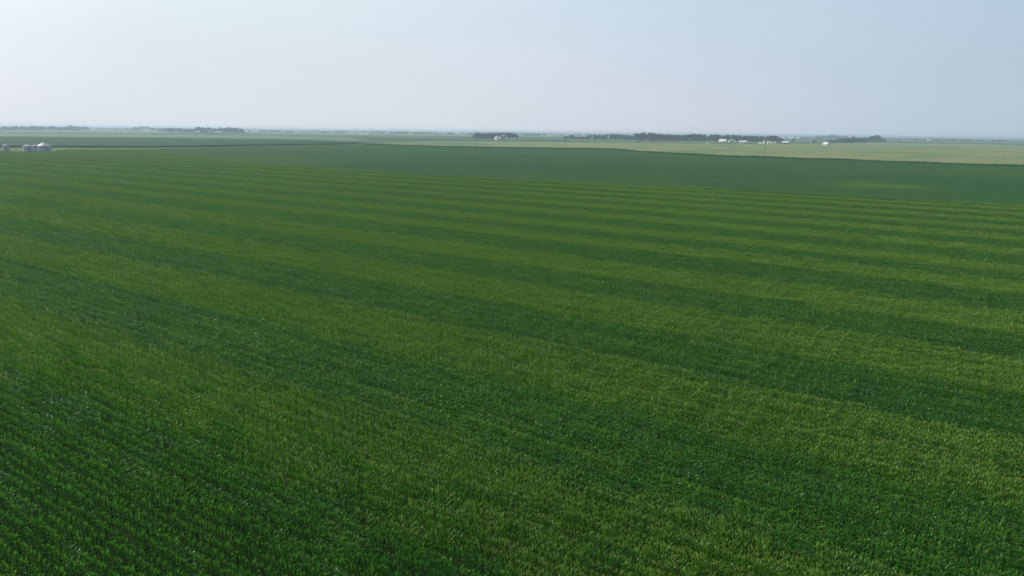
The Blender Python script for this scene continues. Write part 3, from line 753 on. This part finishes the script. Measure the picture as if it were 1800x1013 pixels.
building(1342, 1348, 250.6, 247.6, 245.9, 'farmhouse', 'red-brown house with white gable behind the low white shed', 'house', wall='cream', roof='redroof', rz=R(35), doors=[(0, 1.2, 2.2)], windows=[(-.3, 1.2, 1.2, 1.4), (.3, 1.2, 1.2, 1.4)], chimney=True)
building(1359.5, 1363.5, 253.2, 250.2, 249.2, 'shed', 'small pale shed right of the white tanks', 'shed', wall='cream', doors=[(0, 2.2, 2.4)])
building(1374, 1385.5, 252.8, 250.3, 248.4, 'open_shed', 'dark open-fronted shed under a bright white roof', 'shed', wall='dark', roof='whiteroof', depth=10, doors=[(0, 9, 2.6)])
building(1372, 1405, 244, 242.4, 241, 'long_shed', 'very long white poultry shed on the skyline right of the tall belt', 'shed', depth=20, doors=[(-.2, 7, 3)])
building(1447, 1457.5, 255.8, 252.4, 250, 'farmhouse', 'small pale grey gabled house standing alone at the hay field edge', 'house', wall='cream', roof='whiteroof', rz=R(-40), depth=12, doors=[(.05, 1.6, 2.4)], windows=[(-.3, 1.2, 1.6, 1.5), (.3, 1.2, 1.6, 1.5)])
building(1629.5, 1634.5, 248.2, 246.3, 244.9, 'farmhouse', 'tiny white house alone at far right', 'house', rz=R(25), doors=[(0, 1.4, 2.3)], windows=[(.3, 1.2, 1.4, 1.4)])
building(1756, 1763, 246, 245, 244.2, 'long_shed', 'hazy pale shed on the far right skyline', 'shed', doors=[(.1, 6, 3)])
building(1241.5, 1245.5, 253.4, 252.4, 251.7, 'shed', 'tiny white shed alone on the lawn left of the right farmstead', 'shed', depth=4, doors=[(0, 1, 1.9)])

# ------------------------------------------------------------------ grain bins and tanks
def grain_bin(x, base, eave, top, wpx, label, name='grain_bin', wall='binwall', roof='binroof', group='grain bins beside the near corn', dist=None):
    p = at(x, base) if dist is None else at(x, base)
    pm = p.y / FPX; Rd = wpx * pm * math.cos(math.atan2(abs(p.x), p.y)) / 2
    he = CAM_H - (eave - horizon(x)) * pm; ht = CAM_H - (top - horizon(x)) * pm
    t = empty(name, (p.x, p.y, 0), -math.atan2(p.x, p.y), label, 'grain bin' if name == 'grain_bin' else 'tank', group)
    n = 48
    m = MB()
    rings = int(he / .8)
    for j in range(rings):      # stacked wall rings with a slight step between sheets
        z0, z1 = he * j / rings, he * (j + 1) / rings
        b = len(m.v)
        for z, r in ((z0, Rd + .02), (z1 - .03, Rd + .02), (z1 - .03, Rd - .01), (z1, Rd - .01)):
            m.v += [(r * math.cos(2 * math.pi * i / n), r * math.sin(2 * math.pi * i / n), z) for i in range(n)]
        for k in range(3):
            for i in range(n): m.f.append((b + k * n + i, b + k * n + (i + 1) % n, b + (k + 1) * n + (i + 1) % n, b + (k + 1) * n + i))
    m.build('wall', M[wall], t)
    r = MB(); b = 0
    cap = .45
    for z, rr in ((he - .12, Rd + .18), (he + .02, Rd + .18), (ht - .3, cap)):
        r.v += [(rr * math.cos(2 * math.pi * i / n), rr * math.sin(2 * math.pi * i / n), z) for i in range(n)]
    for k in range(2):
        for i in range(n): r.f.append((k * n + i, k * n + (i + 1) % n, (k + 1) * n + (i + 1) % n, (k + 1) * n + i))
    for i in range(0, n, 2):    # raised roof ribs
        a = 2 * math.pi * i / n
        r.tube(((Rd + .15) * math.cos(a), (Rd + .15) * math.sin(a), he + .07), (cap * math.cos(a), cap * math.sin(a), ht - .25), .05, .03, 4)
    ro = r.build('roof', M[roof], t)
    c = MB(); c.tube((0, 0, ht - .32), (0, 0, ht), cap + .05, cap + .05, 16); c.tube((0, 0, ht), (0, 0, ht + .15), cap + .1, .15, 16); c.build('cap', M[roof], ro)
    d = MB(); d.box(-.45, .45, -Rd - .09, -Rd + .3, .4, 2.3); d.build('door', M['greymetal'], t)
    l = MB()
    for s in (-.2, .2): l.tube((1.3 + s, -Rd * .97 - .12, .3), (1.3 + s, -Rd * .97 - .12, he + .3), .03, .03, 5)
    for k in range(int(he / .35)): l.tube((1.1, -Rd * .97 - .12, .4 + k * .35), (1.5, -Rd * .97 - .12, .4 + k * .35), .02, .02, 4)
    l.build('ladder', M['greymetal'], t)
    f_ = MB(); f_.tube((0, 0, -.2), (0, 0, .12), Rd + .25, Rd + .25, 32); f_.build('footing', M['concrete'], t)
    return t
grain_bin(11, 266, 254.3, 251.8, 11.5, 'small galvanised grain bin standing apart at the left edge')
grain_bin(49.3, 267.5, 255.3, 252.4, 16.5, 'mid-sized galvanised grain bin, left of the three standing together')
grain_bin(63, 266.5, 254.7, 252.1, 12.5, 'narrow galvanised grain bin partly hidden between the other two')
grain_bin(79, 267.5, 254.9, 248.5, 24.5, 'largest grain bin with a tall conical roof')
grain_bin(1350.5, 253.6, 248.3, 247.6, 4.2, 'bright white tank, taller left one of the pair by the low shed', 'storage_tank', 'white', 'whiteroof', 'white storage tanks')
grain_bin(1356, 253.6, 249, 248.4, 3.2, 'bright white tank, slimmer right one of the pair by the low shed', 'storage_tank', 'white', 'whiteroof', 'white storage tanks')

# ------------------------------------------------------------------ utility poles
def pole(x, base, top, label, rz):
    p = at(x, base); h = CAM_H - (top - horizon(x)) * p.y / FPX
    t = empty('utility_pole', (p.x, p.y, 0), rz, label, 'utility pole', 'utility poles along the field edges')
    m = MB(); m.tube((0, 0, -.2), (0, 0, h), .19, .12, 10); m.build('post', M['wood'], t)
    c = MB(); c.box(-1.6, 1.6, -.24, -.12, h - 1.2, h - .98); ca = c.build('crossarm', M['wood'], t)
    for k in (-1.5, -.6, .6, 1.5):
        i = MB(); i.tube((k, -.18, h - .98), (k, -.18, h - .72), .07, .05, 8); i.build('insulator', M['greymetal'], ca)
for x, b, tp, lab in ((465, 257.5, 250.5, 'faint pole at the left end of the line, above the teal corn edge'), (545, 259.5, 249.5, 'short pole left of the gap in the dark field edge'),
                      (611.5, 249.5, 235.8, 'tall pole rising beside the long grey shed'), (711, 259, 240, 'tall faint pole right of the gap in the dark field edge'),
                      (839, 261, 243.5, 'pole in front of the left side of the dense grove'), (994, 263.5, 241, 'tall dark pole between the grove and the low belt'),
                      (1136, 262.5, 248, 'dark pole in front of the tall belt, right of the low bush'), (1342.5, 281, 254.5, 'pole standing in the hay field below the right farmstead'),
                      (1764, 282, 257, 'faint pole at the far right of the hay field')):
    pole(x, b, tp, lab, R(20))

# ------------------------------------------------------------------ haze
hz = MB(); H0 = 15900
hz.box(-H0, H0, -7900, H0, -1.4, 34)
m, nt = newmat('haze_air')
pv = N(nt, 'ShaderNodeVolumePrincipled'); o = N(nt, 'ShaderNodeOutputMaterial')
pv.inputs['Color'].default_value = (.67, .83, 1.0, 1)
pv.inputs['Density'].default_value = 1.4e-4
pv.inputs['Anisotropy'].default_value = 0.3
nt.links.new(pv.outputs[0], o.inputs['Volume'])
tag(hz.build('haze', m), kind='stuff')
